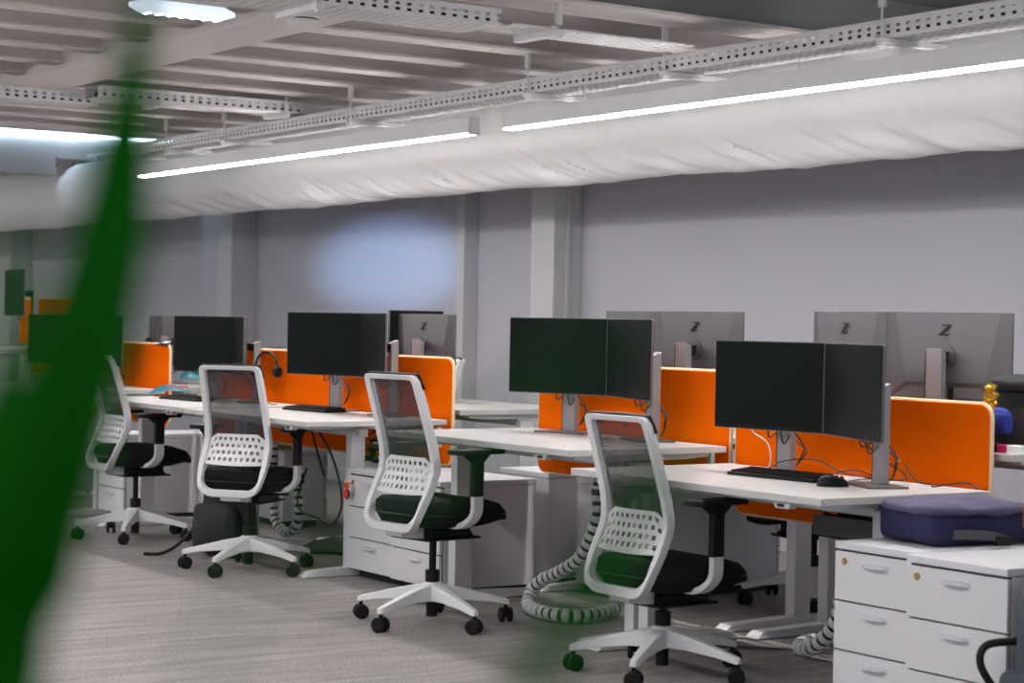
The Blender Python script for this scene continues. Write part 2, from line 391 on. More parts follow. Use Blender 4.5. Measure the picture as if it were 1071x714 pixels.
# ------------------------------------------------------------------ desks
def desk(x0, x1, yf, yb, z, label, inset=(.035, .035), switch=True):
    """yf: the edge the user sits at; yb: the edge along the screen"""
    s = 1 if yb > yf else -1; xc = (x0+x1)/2; h = (x1-x0)/2
    t = thing('standing_desk', label, 'desk', (xc, yf, 0), 0 if s > 0 else PI, 'white sit-stand desks')
    D = abs(yb-yf)
    MB().box(-h, h, 0, D, z-.026, z).build('desktop', M['desk'], t, bevel=.0025)
    MB().box(-h+.12, h-.12, .36, .41, z-.085, z-.045).build('crossbeam', M['frame'], t, bevel=.003)
    for sx in (-1, 1):
        xo = sx*(h-inset[0 if sx < 0 else 1])
        lg = MB()
        lg.box(xo-.03, xo+.03, .335, .425, .035, z-.30).box(xo-.026, xo+.026, .340, .420, z-.30, z-.06)
        l = lg.build('leg', M['frame'], t, bevel=.004)
        ft = MB()
        a, b = .09, D+.02
        ft.hexa([(xo-.04, a, .003), (xo+.04, a, .003), (xo+.04, b, .003), (xo-.04, b, .003)],
                [(xo-.036, a+.035, .03), (xo+.036, a+.035, .03), (xo+.036, b-.035, .03), (xo-.036, b-.035, .03)])
        ft.hexa([(xo-.036, a+.035, .03), (xo+.036, a+.035, .03), (xo+.036, b-.035, .03), (xo-.036, b-.035, .03)],
                [(xo-.034, .30, .040), (xo+.034, .30, .040), (xo+.034, .47, .040), (xo-.034, .47, .040)])
        ft.build('foot', M['frame'], l, bevel=.003)
        # tapered bracket carrying the top
        ins = .02 if sx > 0 else -.02
        MB().prism([(.05, z-.0265), (.05, z-.04), (.12, z-.05), (D-.20, z-.05), (D-.07, z-.042), (D-.07, z-.0265)], 'x', xo-ins-.03, xo-ins+.03).build('top_bracket', M['frame'], t, bevel=.003)
    # steel apron beam under the front third
    MB().box(-h+.10, h-.10, .09, .115, z-.044, z-.0265).build('apron_rail', M['frame'], t, bevel=.002)
    if switch:
        o = MB().prism([(-.045, z-.0265), (.045, z-.0265), (.03, z-.05), (-.035, z-.05)], 'y', .0, .035)
        k = o.build('height_switch', M['switch'], t, bevel=.003); k.location = ((h-.20), .012, 0)
        MB().box(-.022, .012, -.002, .0005, z-.044, z-.034).build('switch_display', M['black'], k)
    return t
ZA, ZB, ZC, ZD = .77, .703, .767, .765
YF, YB = 4.37, 5.16
desk(-6.09, -4.70, YF, YB, ZB, 'low white desk nearest the camera, holding the keyboard and black mouse', inset=(.035, .085))
desk(-7.50, -6.11, YF, YB, ZA, 'white desk with two dark screens behind the second chair from the camera')
desk(-9.63, -8.25, YF, YB, ZC, 'white desk with the pair of screens beside the mid-row drawer units', inset=(.035, .19))
desk(-11.04, -9.65, YF, YB, ZC+.004, 'white desk behind the chair turned sideways, with headset and leafy plant')
desk(-13.05, -11.66, YF, YB, .785, 'white desk mostly hidden behind the big green leaf')
desk(-14.46, -13.08, YF, YB, 1.03, 'white desk at far left raised to standing height')
OF, OB = 6.02, 5.23
desk(-6.03, -4.66, OF, OB, .83, 'white desk beyond the nearest orange screen, carrying the black bag', switch=False)
desk(-7.56, -6.16, OF, OB, .80, 'white wall-side desk behind the second orange screen from the right', switch=False)
desk(-9.64, -8.24, OF, OB, .815, 'white wall-side desk whose bare end shows in the gap between benches', switch=False)
desk(-11.05, -9.66, OF, OB, .80, 'white wall-side desk behind the chair turned sideways', switch=False)
desk(-13.05, -11.66, OF, OB, .80, 'white wall-side desk at the far end carrying a grey backed monitor pair', switch=False)

# ------------------------------------------------------------------ orange desk screens
def divider(x0, x1, zb, zt, label):
    xc = (x0+x1)/2; h = (x1-x0)/2; y = 5.195
    t = thing('desk_divider', label, 'desk divider', (xc, y, zb), 0, 'orange felt desk dividers')
    H_ = zt-zb
    outl = rrect(-h+.006, h-.006, .006, H_-.006, .045)
    MB().prism(outl, 'y', -.011, .011).build('felt_panel', M['orange'], t, bevel=.003)
    MB().tube([(a, 0, b) for a, b in rrect(-h+.005, h-.005, .005, H_-.005, .046)], .0085, n=8, closed=True).build('edge_piping', M['piping'], t, smooth=True)
    for sx in (-1, 1):
        MB().box(sx*(h-.10)-.012, sx*(h-.10)+.012, -.034, -.0115, .10, .19).box(sx*(h-.10)-.012, sx*(h-.10)+.012, -.034, -.012, .09, .10).build('clamp', M['mint'], t, bevel=.002)
    return t
divider(-6.09, -4.725, .50, 1.005, 'orange divider on the desk nearest the camera, gold ornament on its corner')
divider(-7.495, -6.12, .565, 1.075, 'orange divider behind the pair of screens second from the camera')
divider(-11.03, -8.245, .535, 1.075, 'long orange divider whose rounded end stands free at the gap between benches')
divider(-13.05, -11.66, .55, 1.08, 'orange divider right of the big green leaf with a small dark card clipped on top')
divider(-14.44, -13.06, .80, 1.37, 'orange divider seen left of the big green leaf on the raised desk')

# ------------------------------------------------------------------ drawer pedestals
def pedestal(x0, x1, yf, yb, label, zt=.53, keys=False):
    s = 1 if yb > yf else -1; xc = (x0+x1)/2; h = (x1-x0)/2-.002; D = abs(yb-yf)
    t = thing('drawer_pedestal', label, 'drawer unit', (xc, yf, 0), 0 if s > 0 else PI, 'white three-drawer pedestals')
    MB().box(-h, h, .022, D, .04, zt-.026).build('carcass', M['ped'], t, bevel=.002)
    MB().box(-h, h, -.002, D+.004, zt-.024, zt).build('top', M['pedtop'], t, bevel=.003)
    MB().box(-h+.02, h-.02, .06, D-.03, .004, .04).build('plinth', M['gap'], t)
    MB().box(-h+.004, h-.004, .016, .0225, .044, zt-.027).build('shadow_gap', M['gap'], t)
    q = (zt-.032-.045)/3
    zs = [(.045, .045+q-.003), (.045+q+.003, .045+2*q-.003), (.045+2*q+.003, zt-.032)]
    for k, (a, b) in enumerate(zs):
        d = MB().box(-h, h, 0, .016, a, b).build('drawer', M['ped'], t, bevel=.002)
        zz = b-.035
        # curved pull tab
        n = 8; vs = []; fs = []
        for i in range(n+1):
            u = -1+2*i/n; dep = .020*(1-abs(u)**4)+.001
            vs += [(u*.06, -.0005, zz+.008), (u*.06, -dep, zz+.006), (u*.06, -dep, zz-.004), (u*.06, -.0005, zz-.006)]
        for i in range(n):
            for j in range(4): fs.append((i*4+j, i*4+(j+1) % 4, (i+1)*4+(j+1) % 4, (i+1)*4+j))
        fs += [(0, 1, 2, 3), (n*4+3, n*4+2, n*4+1, n*4)]
        MB().add(vs, fs).build('handle', M['pedtop'], d)
        if k == 2:
            MB().lathe([(.012, -.0025), (.012, .0)], (-h+.045, 0, zz+.004), 14, 'y').lathe([(.006, -.005), (.006, -.0025)], (-h+.045, 0, zz+.004), 10, 'y').build('lock', M['brass'], d)
    return t
pedestal(-4.735, -4.36, 4.47, 5.07, 'nearest drawer unit on the left, under the front of the navy bag', zt=.56)
pedestal(-4.352, -3.94, 4.41, 5.01, 'nearest drawer unit on the right, standing at the right edge of the picture', zt=.56)
pedestal(-8.40, -7.955, 4.69, 5.17, 'drawer unit with red tagged keys in the gap between the benches')
pedestal(-7.95, -7.51, 4.67, 5.19, 'drawer unit beside the keyed one, just behind the second chair')
pedestal(-11.62, -11.22, 4.70, 5.26, 'drawer unit at left, half covered by the big leaf')
pedestal(-8.02, -7.60, 5.97, 5.33, 'back-to-back drawer unit facing the wall, behind the mid-row units', zt=.545)
pedestal(-7.47, -7.05, 6.30, 5.40, 'wall-side drawer unit behind the white cable spine', zt=.535)
pedestal(-11.62, -11.20, 5.90, 5.30, 'wall-side drawer unit under the far plant pots', zt=.53)
pedestal(-10.90, -10.50, 5.72, 5.42, 'wall-side drawer unit carrying the green planter behind the sideways chair', zt=.46)
pedestal(-4.62, -4.20, 5.95, 5.32, 'wall-side drawer unit behind the navy bag', zt=.69)

# ------------------------------------------------------------------ monitors
def z_logo(mb, x, y, z, s):
    """slanted letter Z, drawn as seen from behind the monitor (from -y, so x runs as seen)"""
    k = .33*s
    def P(u, v): return (x+u+.30*v, z+v)
    w, h, b = .62*s, .5*s, .15*s
    mb.prism([P(-w*.78, h), P(w*.62, h), P(w*.62-.0, h-b), P(-w*.30, -h+b), P(w*.62, -h+b), P(w*.55, -h), P(-w*.85, -h), P(-w*.85, -h+b), P(w*.10, h-b), P(-w*.74, h-b)], 'y', y, y+.0025)
def monitor(x, y, ang, zb, zdesk, label, stand=(0, .13), back=False, logo=False, W=.535, H_=.335, colx=0., tilt=0., group=None, coly=None):
    """local -y is the viewing side; for the row seen from behind the whole thing is turned round"""
    rz = R(ang)+(PI if back else 0)
    t = thing('monitor', label, 'monitor', (x, y, zdesk), rz, group or 'dark desktop monitors')
    z0 = zb-zdesk; zc = z0+H_/2; w = W/2
    pan = bpy.data.objects.new('display', None)
    fr = MB().prism(rrect(-w, w, z0, z0+H_, .006, 3), 'y', 0, .010).build('display_housing', M['darkgrey'], t, bevel=.001)
    MB().box(-w+.0035, w-.0035, -.0016, -.0001, z0+.0035, z0+H_-.0035).build('bezel', M['bezel'], fr)
    MB().box(-w+.008, w-.008, -.0026, -.0017, z0+.016, z0+H_-.008).build('screen', M['glassdark'], fr)
    # faceted back: deep middle, slanting sides, recessed port bay below
    i = .10*W/.535; q = .07
    bk = MB(); o = [(-w+.004, z0+.004), (w-.004, z0+.004), (w-.004, z0+H_-.004), (-w+.004, z0+H_-.004)]
    inn = [(-w+i, z0+q), (w-i, z0+q), (w-i*.45, z0+H_-.004), (-w+i*.45, z0+H_-.004)]
    vs = [(a, .0101, b) for a, b in o]+[(a, .034, b) for a, b in inn[:2]]+[(a, .020, b) for a, b in inn[2:]]
    bk.add(vs, [(0, 1, 5, 4), (1, 2, 6, 5), (2, 3, 7, 6), (3, 0, 4, 7), (4, 5, 6, 7), (0, 3, 2, 1)])
    b = bk.build('back_cover', M['silver'], t)
    MB().prism([(-w+i+.01, z0+.052), (w-i-.01, z0+.052), (w-i*.45, z0+.012), (-w+i*.45, z0+.012)], 'y', .012, .0285).build('port_bay', M['darkgrey'], b)
    for px in (-.03, .03): MB().box(px-.008, px+.008, .029, .045, z0+.005, z0+.052).build('plug', M['black'], b)
    MB().box(-w+.032, -w+.037, .0135, .016, z0+.066, z0+.078).box(-w+.042, -w+.047, .0145, .018, z0+.066, z0+.078).build('port_slot', M['black'], b)
    if logo:
        mb = MB(); z_logo(mb, 0, .028, z0+H_*.80, .042)
        o_ = mb.build('logo', M['logo'], b)
        o_.scale = (-1, 1, 1)
        o_.location = (0, 0, 0)
    MB().lathe([(.045, .030), (.045, .037)], (0, 0, zc), 24, 'y').build('mount_plate', M['silver'], b)
    # stand: flat plate, slab column, short arm
    sx, sy = stand
    MB().box(sx-.13, sx+.13, sy-.10, sy+.05, .0, .008).build('stand_base', M['darkgrey'], t, bevel=.002)
    top = zc+.02
    cl = MB().prism([(sy-.02, .008), (sy+.018, .008), (sy+.018, top+.012), (sy-.02, top-.004)], 'x', sx-.033, sx+.033).build('stand_column', M['standsilver'], t, bevel=.003)
    ex = .0335 if back else -.0335
    MB().box(sx+ex-.001, sx+ex+.001, sy-.021, sy+.019, .010, top-.006).build('column_edge', M['black'], cl)
    mb = MB()
    mb.prism([(.034, zc-.02), (sy-.02, zc-.035), (sy-.02, zc+.015), (.034, zc+.02)], 'x', sx*.5-.018, sx*.5+.018) if abs(sx) < .02 else mb.hexa(
        [(-.018, .034, zc-.02), (.018, .034, zc-.02), (sx+.018, sy-.02, zc-.03), (sx-.018, sy-.02, zc-.03)],
        [(-.018, .034, zc+.02), (.018, .034, zc+.02), (sx+.018, sy-.02, zc+.01), (sx-.018, sy-.02, zc+.01)])
    mb.build('stand_arm', M['black'], t)
    # cables from the port bay down behind the column
    for k in range(2):
        px = -.03+.06*k; dy = .055+.03*k
        pts = [(px, .040, z0+.01), (px*1.2, .055, z0-.03-.02*k), (sx*.6+px, sy-.0, z0-.01), (sx+.05, sy+.03+.01*k, z0-.06), (sx+.055+.015*k, sy+.03, z0*.5), (sx+.02, sy+.035, .03), (sx-.02, sy+.02, .014)]
        MB().tube(smoothpts(pts), .0032, n=6).build('cable', M['cable'], t, smooth=True)
    return t
G1 = 'dark monitors facing the chairs'; G2 = 'silver-backed monitors facing the wall'
def mon(p, q, zb, zd, label, **k):
    """a monitor between its left and right panel ends p and q (as the user at -y sees them)"""
    ang = math.degrees(math.atan2(q[1]-p[1], q[0]-p[0])); x, y = (p[0]+q[0])/2, (p[1]+q[1])/2
    return monitor(x, y, ang, zb, zd, label, group=G1, **k)
mon((-5.843, 4.872), (-5.315, 4.945), .868, ZB, 'wide dark screen on the near desk above the keyboard', stand=(0, .115))
mon((-5.31, 4.945), (-4.81, 4.745), .868, ZB, 'narrow-looking dark screen beside the mouse on the near desk', stand=(.02, .105))
mon((-7.322, 4.905), (-6.818, 5.072), .945, ZA, 'dark screen left of its twin on the second desk from the camera', stand=(0, .11))
mon((-6.812, 5.072), (-6.302, 4.914), .945, ZA, 'dark angled screen right of its twin, before the second orange divider', stand=(.03, .105))
mon((-9.455, 4.89), (-8.955, 5.055), .957, ZC, 'dark screen, left of the pair on the desk with the slim keyboard', stand=(0, .11))
mon((-8.95, 5.05), (-8.435, 4.905), .957, ZC, 'dark screen, right of the pair on the desk with the slim keyboard', stand=(.03, .105))
mon((-10.96, 4.90), (-10.45, 5.055), .927, ZC+.005, 'dark screen behind the chair turned sideways, next to the headset', stand=(0, .10))
mon((-10.445, 5.05), (-9.955, 4.87), .927, ZC+.005, 'dark screen seen almost edge-on beside the headset stand', stand=(.05, .10))
mon((-13.04, 4.75), (-12.54, 4.915), .92, .785, 'dark screen swallowed by the big green leaf', stand=(0, .11))
mon((-12.535, 4.915), (-12.01, 5.00), .92, .785, 'dark screen peeping out right of the big green leaf', stand=(.03, .10))
mon((-14.01, 4.92), (-13.48, 4.87), 1.24, 1.03, 'tilted screen on the raised desk at the left edge', stand=(.20, .10))
def bmon(p, q, zb, zd, label, **k):
    """ends p (left) and q (right) as the camera sees them; the user sits on the wall side"""
    ang = math.degrees(math.atan2(q[1]-p[1], q[0]-p[0])); x, y = (p[0]+q[0])/2, (p[1]+q[1])/2
    return monitor(x, y, ang, zb, zd, label, back=True, group=G2, **k)
bmon((-5.515, 5.465), (-5.005, 5.60), .990, .83, 'silver monitor back with a black letter logo and open stand, nearest the right', logo=True, stand=(0, .10))
bmon((-6.03, 5.565), (-5.52, 5.462), .990, .83, 'silver monitor back half hidden behind the near dark screens', logo=True, stand=(0, .10))
bmon((-7.005, 5.49), (-6.475, 5.555), .985, .80, 'silver monitor back with black letter logo above the second orange divider', logo=True, stand=(0, .10))
bmon((-7.515, 5.60), (-7.01, 5.495), .985, .80, 'silver monitor back peeping out left of the second divider pair', stand=(0, .10))
bmon((-9.43, 5.58), (-8.905, 5.615), .96, .815, 'silver monitor back with letter logo above the free end of an orange divider', logo=True, stand=(-.05, .10))
bmon((-9.66, 6.00), (-9.445, 5.52), .98, .815, 'monitor seen edge-on just left of the small logo monitor', stand=(0, .10))
bmon((-10.53, 5.60), (-10.08, 5.86), .95, .80, 'grey monitor sliver between the two dark screen pairs', stand=(-.05, .10))
bmon((-12.525, 5.49), (-12.0, 5.63), .925, .80, 'grey-backed monitor above the divider with the clipped card', stand=(.08, .10))
bmon((-13.05, 5.66), (-12.545, 5.495), .925, .80, 'grey-backed monitor beside the leaf on the far wall-side desk', stand=(-.14, .10))

# ------------------------------------------------------------------ office chairs
def prof_y(z):
    pts = [(.395, -.215), (.44, -.222), (.50, -.20), (.58, -.160), (.645, -.132), (.70, -.130), (.80, -.158), (.90, -.190), (1.04, -.238)]
    for (a, ya), (b, yb_) in zip(pts, pts[1:]):
        if z <= b:
            t = (z-a)/(b-a); t = max(0, t); return ya+(yb_-ya)*t
    return pts[-1][1]
def half_w(z):
    pts = [(.395, .160), (.46, .178), (.56, .185), (.645, .182), (.72, .174), (1.03, .164)]
    for (a, ya), (b, yb_) in zip(pts, pts[1:]):
        if z <= b:
            t = max(0, (z-a)/(b-a)); return ya+(yb_-ya)*t
    return pts[-1][1]
def caster(mb, x, y, ang):
    ca, sa = math.cos(ang), math.sin(ang)
    for s in (-1, 1):
        a = Vector((x-sa*s*.009, y+ca*s*.009, .031)); b = Vector((x-sa*s*.026, y+ca*s*.026, .031))
        mb.tube([a, a.lerp(b, .15), a.lerp(b, .85), b], [.026, .031, .031, .024], 18)
    mb.box(x-.012, x+.012, y-.012, y+.012, .028, .060)
    mb.cyl((x, y, .05), (x, y, .075), .008, n=8)
def chair(x, y, face, star, label, drop=0., arms=True, armh=0., frame='chairwhite', base='chairwhite', group='white-framed swivel chairs with black seats'):
    t = thing('office_chair', label, 'office chair', (x, y, 0), 0, group)
    F = Matrix.Rotation(R(face), 4, 'Z')
    def put(o, parent=t): 
        o.rotation_euler = (0, 0, R(face)); o.location = (0, 0, -drop); return o
    # five-star base on casters
    mb = MB()
    mb.lathe([(.036, .095), (.045, .105), (.05, .14), (.04, .172), (.030, .176)], n=20)
    for k in range(5):
        a = R(star+72*k); c, s = math.cos(a), math.sin(a)
        def P(r, w, z): return (r*c-w*s, r*s+w*c, z)
        secs = [(.015, .034, .10, .170), (.12, .027, .10, .150), (.25, .021, .088, .118), (.322, .017, .074, .100), (.335, .012, .074, .094)]
        vs = []; fs = []
        for r, w, z0, z1 in secs: vs += [P(r, -w, z0), P(r, w, z0), P(r, w*.72, z1), P(r, -w*.72, z1)]
        for i in range(4):
            for j in range(4): fs.append((i*4+j, i*4+(j+1) % 4, (i+1)*4+(j+1) % 4, (i+1)*4+j))
        fs += [(3, 2, 1, 0), (16, 17, 18, 19)]
        mb.add(vs, fs)
    mb.build('star_base', M[base], t, bevel=.004)
    for k in range(5):
        a = R(star+72*k); m = MB(); caster(m, .32*math.cos(a), .32*math.sin(a), a+R(35+60*k)); m.build('caster', M['rubber'], t)
    MB().lathe([(.024, .032), (.024, .10), (.030, .172), (.030, .225), (.015, .228), (.015, .40-drop)], n=18).build('gas_lift', M['black'], t, smooth=True)
    # mechanism
    mb = MB(); mb.box(-.085, .085, -.10, .13, .372, .432).box(-.12, .12, -.13, .16, .357, .366)
    mb.prism([(-.10, .366), (.14, .366), (.11, .40), (-.09, .40)], 'x', -.10, .10); mb.cyl((.085, .02, .395), (.20, .03, .40), .006, n=8)
    put(mb.build('mechanism', M['black'], t, bevel=.006))
    put(MB().hexa([(-.055, -.212, .376), (.055, -.212, .376), (.065, -.10, .362), (-.065, -.10, .362)], [(-.055, -.212, .414), (.055, -.212, .414), (.065, -.10, .418), (-.065, -.10, .418)]).build('back_link', M[frame], t, bevel=.005))
    # seat cushion
    n = 40; rings = [(.0, .415, 0), (.72, .412, 0), (.90, .422, 0), (.985, .452, 0), (1.0, .475, 0), (.985, .503, 0), (.90, .525, 0), (.6, .534, 0), (0, .532, 0)]
    vs = []; fs = []
    for sc, z, _ in rings:
        for j in range(n):
            a = 2*PI*j/n; e = 2/3.2
            cx = math.copysign(abs(math.cos(a))**e, math.cos(a))*.222; cy = math.copysign(abs(math.sin(a))**e, math.sin(a))*.255
            yy = cy*sc; zz = z-.050*max(0, (yy-.02)/.23)**2*(1 if z > .47 else (.45 if z > .44 else -.75))+.02*max(0, (-yy-.12)/.13)**2*(1 if z > .44 else .3)
            vs.append((cx*sc, .04+yy, zz))
    for i in range(len(rings)-1):
        for j in range(n): fs.append((i*n+j, i*n+(j+1) % n, (i+1)*n+(j+1) % n, (i+1)*n+j))
    put(MB().add(vs, fs).build('seat', M['seat'], t, smooth=True))
    put(MB().tube([(.222*math.copysign(abs(math.cos(q))**.62, math.cos(q))*.99, .04+.253*math.copysign(abs(math.sin(q))**.62, math.sin(q)), .468-(.02*max(0, math.sin(q))**2)) for q in [2*PI*k/48 for k in range(48)]], .004, n=6, closed=True).build('seat_piping', M['black'], t))
    # backrest ring
    def ring(off_t, off_s, off_b, rc):
        zt, zb = 1.035-off_t, .395+off_b; out = []
        def pt(x_, z_): return (x_, z_)
        # start at the right of the bottom edge, go up the right side
        nb = 6
        wb = half_w(zb)-off_s; wt = half_w(zt)-off_s
        for k in range(nb+1):
            a = R(-90+90*k/nb); out.append((wb-rc+rc*math.cos(a)+.012*k/nb, zb+rc+rc*math.sin(a)))
        for z_ in (.52, .56, .60, .64, .68, .74, .84, .92): out.append((half_w(z_)-off_s, z_))
        rt_ = rc*.32
        for k in range(4):
            a = R(90*k/3); out.append((wt-rt_+rt_*math.cos(a), zt-rt_+rt_*math.sin(a)))
        return out+[(-a, b) for a, b in out[::-1]]
    ou = ring(0, 0, 0, .075); inn = ring(.020, .028, .036, .050); k = len(ou); vs = []; fs = []; d = .021
    for (a, b) in ou: vs.append((a, prof_y(b)-d, b))
    for (a, b) in ou: vs.append((a*.985, prof_y(b)+d, b))
    for (a, b) in inn: vs.append((a, prof_y(b)-d*.8, b))
    for (a, b) in inn: vs.append((a, prof_y(b)+d, b))
    for i in range(k):
        j = (i+1) % k
        fs += [(i, j, 2*k+j, 2*k+i), (k+j, k+i, 3*k+i, 3*k+j), (j, i, k+i, k+j), (2*k+i, 2*k+j, 3*k+j, 3*k+i)]
    put(MB().add(vs, fs).build('backrest_frame', M[frame], t, bevel=.004))
    # black fabric edge over the top bar
    put(MB().tube([(-.158, prof_y(1.035)+.012, 1.036), (0, prof_y(1.035)+.012, 1.038), (.158, prof_y(1.035)+.012, 1.036), (.162, prof_y(.98)+.02, .98)], .0075, n=8).build('top_trim', M['black'], t, smooth=True))
    # mesh
    nu, nv = 8, 12; vs = []; fs = []
    for j in range(nv+1):
        z = .675+(1.015-.675)*j/nv
        for i in range(nu+1):
            u = -1+2*i/nu; vs.append((u*(half_w(z)-.026), prof_y(z)+.008-.012*(1-u*u), z))
    for j in range(nv):
        for i in range(nu): fs.append((j*(nu+1)+i, j*(nu+1)+i+1, (j+1)*(nu+1)+i+1, (j+1)*(nu+1)+i))
    put(MB().add(vs, fs).build('mesh_back', M['mesh'], t, smooth=True))
    # perforated lumbar panel
    cols, rows = 21, 9; vs = []; fs = []
    for j in range(rows+1):
        z = .552+(.700-.552)*j/rows
        for i in range(cols+1):
            u = -1+2*i/cols; wz = half_w(z)-.024
            cut = .030*max(0, abs(u)-.72)/.28*(j/rows)
            vs.append((u*wz, prof_y(z)-.004-.018*(1-u*u), z-cut-.006*(1-u*u)*(1 if j == 0 else 0)))
    for j in range(rows):
        for i in range(cols):
            if j in (1, 3, 5, 7) and 1 <= i <= cols-2 and (i+(1 if j in (3, 7) else 0)) % 2 == 1: continue
            fs.append((j*(cols+1)+i, j*(cols+1)+i+1, (j+1)*(cols+1)+i+1, (j+1)*(cols+1)+i))
    put(MB().add(vs, fs).build('lumbar_panel', M[frame], t, solid=.006))
    if arms:
        for s in arms if isinstance(arms, tuple) else (-1, 1):
            xa = s*.248
            br = MB()
            pts = [(s*.13, -.03, .425), (s*.20, -.02, .424), (s*.235, .0, .445), (xa, .02, .485), (xa, .02, .575)]
            P = smoothpts(pts, 5); vs = []; fs = []
            for i, p in enumerate(P):
                q0 = P[max(0, i-1)]; q1 = P[min(len(P)-1, i+1)]; tt = (q1-q0).normalized(); wy = Vector((0, 1, 0)); nn = tt.cross(wy).normalized()
                for a, b in ((-1, -1), (1, -1), (1, 1), (-1, 1)): vs.append(p+wy*.026*a+nn*.012*b)
            for i in range(len(P)-1):
                for j in range(4): fs.append((i*4+j, i*4+(j+1) % 4, (i+1)*4+(j+1) % 4, (i+1)*4+j))
            fs += [(3, 2, 1, 0), tuple(len(vs)-4+q for q in range(4))]
            ar = put(br.add(vs, fs).build('armrest_bracket', M['chairgrey'], t, bevel=.004))
            c = MB(); c.box(xa-.014, xa+.014, -.008, .048, .545, .675+armh)
            c.hexa([(xa-.014, -.008, .66+armh), (xa+.014, -.008, .66+armh), (xa+.014, .048, .66+armh), (xa-.014, .048, .66+armh)], [(xa-.02, -.05, .694+armh), (xa+.02, -.05, .694+armh), (xa+.02, .08, .694+armh), (xa-.02, .08, .694+armh)])
            put(c.build('armrest_post', M['black'], t, bevel=.005))
            put(MB().prism(rrect(xa-.042, xa+.042, -.12, .15, .03), 'z', .694+armh, .716+armh).build('arm_pad', M['black'], t, bevel=.006, seg=3))
    return t
chair(-5.545, 4.40, 4, 16.1, 'lowered white and black chair nearest the camera, at the keyboard desk', drop=.10, armh=.035)
chair(-6.92, 4.27, 8, .7, 'white and black chair standing before the drawer unit between benches', armh=.024)
chair(-8.80, 4.355, 37, 16.1, 'white and black chair turned sideways, a black backpack behind its base', drop=.015, armh=.02)
chair(-10.35, 4.41, 2, 38.2, 'white and black chair farthest left, beside the big green leaf', drop=.0)
chair(-6.62, 6.12, 165, 30, 'chair on the wall side, its pale base showing under the near desk', base='chairgrey', drop=.05)
chair(-10.05, 6.06, 170, 10, 'chair on the wall side, dark seat showing right of the hanging cable', base='chairgrey')
chair(-12.95, 6.42, 185, 40, 'chair on the wall side, black behind the yellow plant stems', base='chairgrey')

# ------------------------------------------------------------------ keyboards and mouse
def keyboard(x, y, z, rz, label, w=.44, d=.13):
    t = thing('keyboard', label, 'keyboard', (x, y, z), rz, 'black keyboards')
    MB().prism([(-d/2, 0), (d/2, 0), (d/2, .024), (-d/2, .012)], 'x', -w/2, w/2).build('keyboard_base', M['black'], t, bevel=.003)
    mb = MB()
    for r in range(6):
        for k in range(21):
            kx = -w/2+.012+k*(w-.024)/21; ky = -d/2+.010+r*(d-.018)/6; zz = .0125+.012*(ky+d/2)/d
            mb.box(kx, kx+.0165, ky, ky+.0155, zz, zz+.006)
    mb.build('keys', M['rubber'], t)['kind'] = 'stuff'
    return t
k_ = keyboard(-5.41, 4.835, ZB, R(4), 'black keyboard on the near desk below the wide dark screen')
MB().tube(smoothpts([(-.15, .066, .015), (-.13, .14, .05), (-.02, .2, .06), (.1, .22, .02), (.25, .24, .006)]), .0026, n=6).build('cable', M['cable'], k_, smooth=True)
keyboard(-9.22, 4.93, ZC, R(5), 'slim black keyboard on the desk with the middle pair of screens', w=.42)
keyboard(-10.50, 4.78, ZC+.004, R(5), 'black keyboard on the desk before the leafy plant', w=.42)
t = thing('mouse', 'black mouse at the foot of the near right screen', 'mouse', (-5.055, 4.755, ZB), R(65))
vs = []; fs = []; n = 20
for i in range(9):
    v = i/8; 
    for j in range(n):
        a = 2*PI*j/n; r = math.cos(v*PI/2)**.6 if v < 1 else 0
        vs.append((.058*r*math.cos(a), .033*r*math.sin(a), .001+.036*math.sin(v*PI/2)*(1-.12*math.cos(a))))
for i in range(8):
    for j in range(n): fs.append((i*n+j, i*n+(j+1) % n, (i+1)*n+(j+1) % n, (i+1)*n+j))
MB().add(vs, fs).build('mouse_body', M['black'], t, smooth=True)
MB().tube(smoothpts([(.055, 0, .01), (.14, .02, .004), (.22, .10, .012), (.19, .17, .014), (.12, .19, .004)]), .0024, n=6).build('cable', M['cable'], t, smooth=True)
MB().cyl((.032, -.004, .030), (.032, .004, .030), .008, n=10).build('scroll_wheel', M['darkgrey'], t)
t = thing('mouse', 'small black mouse on the wall-side desk below the black bag', 'mouse', (-4.80, 5.27, .83), R(100))
MB().add(vs, fs).build('mouse_body', M['black'], t, smooth=True)

def loose_cable(pts, label, m='cable', r=.003, name='cable'):
    return tag(MB().tube(smoothpts(pts, 8), r, n=6).build(name, M[m], smooth=True), label, 'cable', 'loose cables')
loose_cable([(-5.06, 5.11, ZB+.07), (-4.99, 5.10, ZB+.015), (-4.93, 5.11, ZB+.006), (-4.86, 5.05, ZB+.006), (-4.80, 5.10, ZB+.02), (-4.76, 5.13, ZB+.02), (-4.72, 5.12, ZB+.006)], 'black cable curling along the near orange divider right of the stand')
loose_cable([(-5.765, 4.985, .87), (-5.755, 5.0, .845), (-5.695, 5.01, .815), (-5.66, 5.0, .76), (-5.665, 4.99, ZB+.006), (-5.66, 4.95, ZB+.006)], 'white cable hanging from the wide near screen to the desk', 'whitecable')
loose_cable([(-5.12, 4.95, .86), (-5.13, 5.06, .79), (-5.03, 5.09, .73), (-5.15, 5.12, ZB+.006), (-5.3, 5.10, ZB+.03), (-5.44, 5.12, ZB+.006)], 'black cable looping between the two near stands')
loose_cable([(-9.05, 4.84, .72), (-9.03, 4.95, .52), (-9.02, 5.0, .30), (-9.12, 5.0, .17), (-9.3, 5.0, .19), (-9.42, 4.98, .21), (-9.46, 4.97, .28), (-9.38, 4.98, .45)], 'black cable hanging in a loop left of the keyed drawer unit', r=.006)
loose_cable([(-9.50, 5.05, .72), (-9.46, 5.08, .55), (-9.40, 5.10, .40)], 'black cable pair dropping under the middle desk', r=.006)
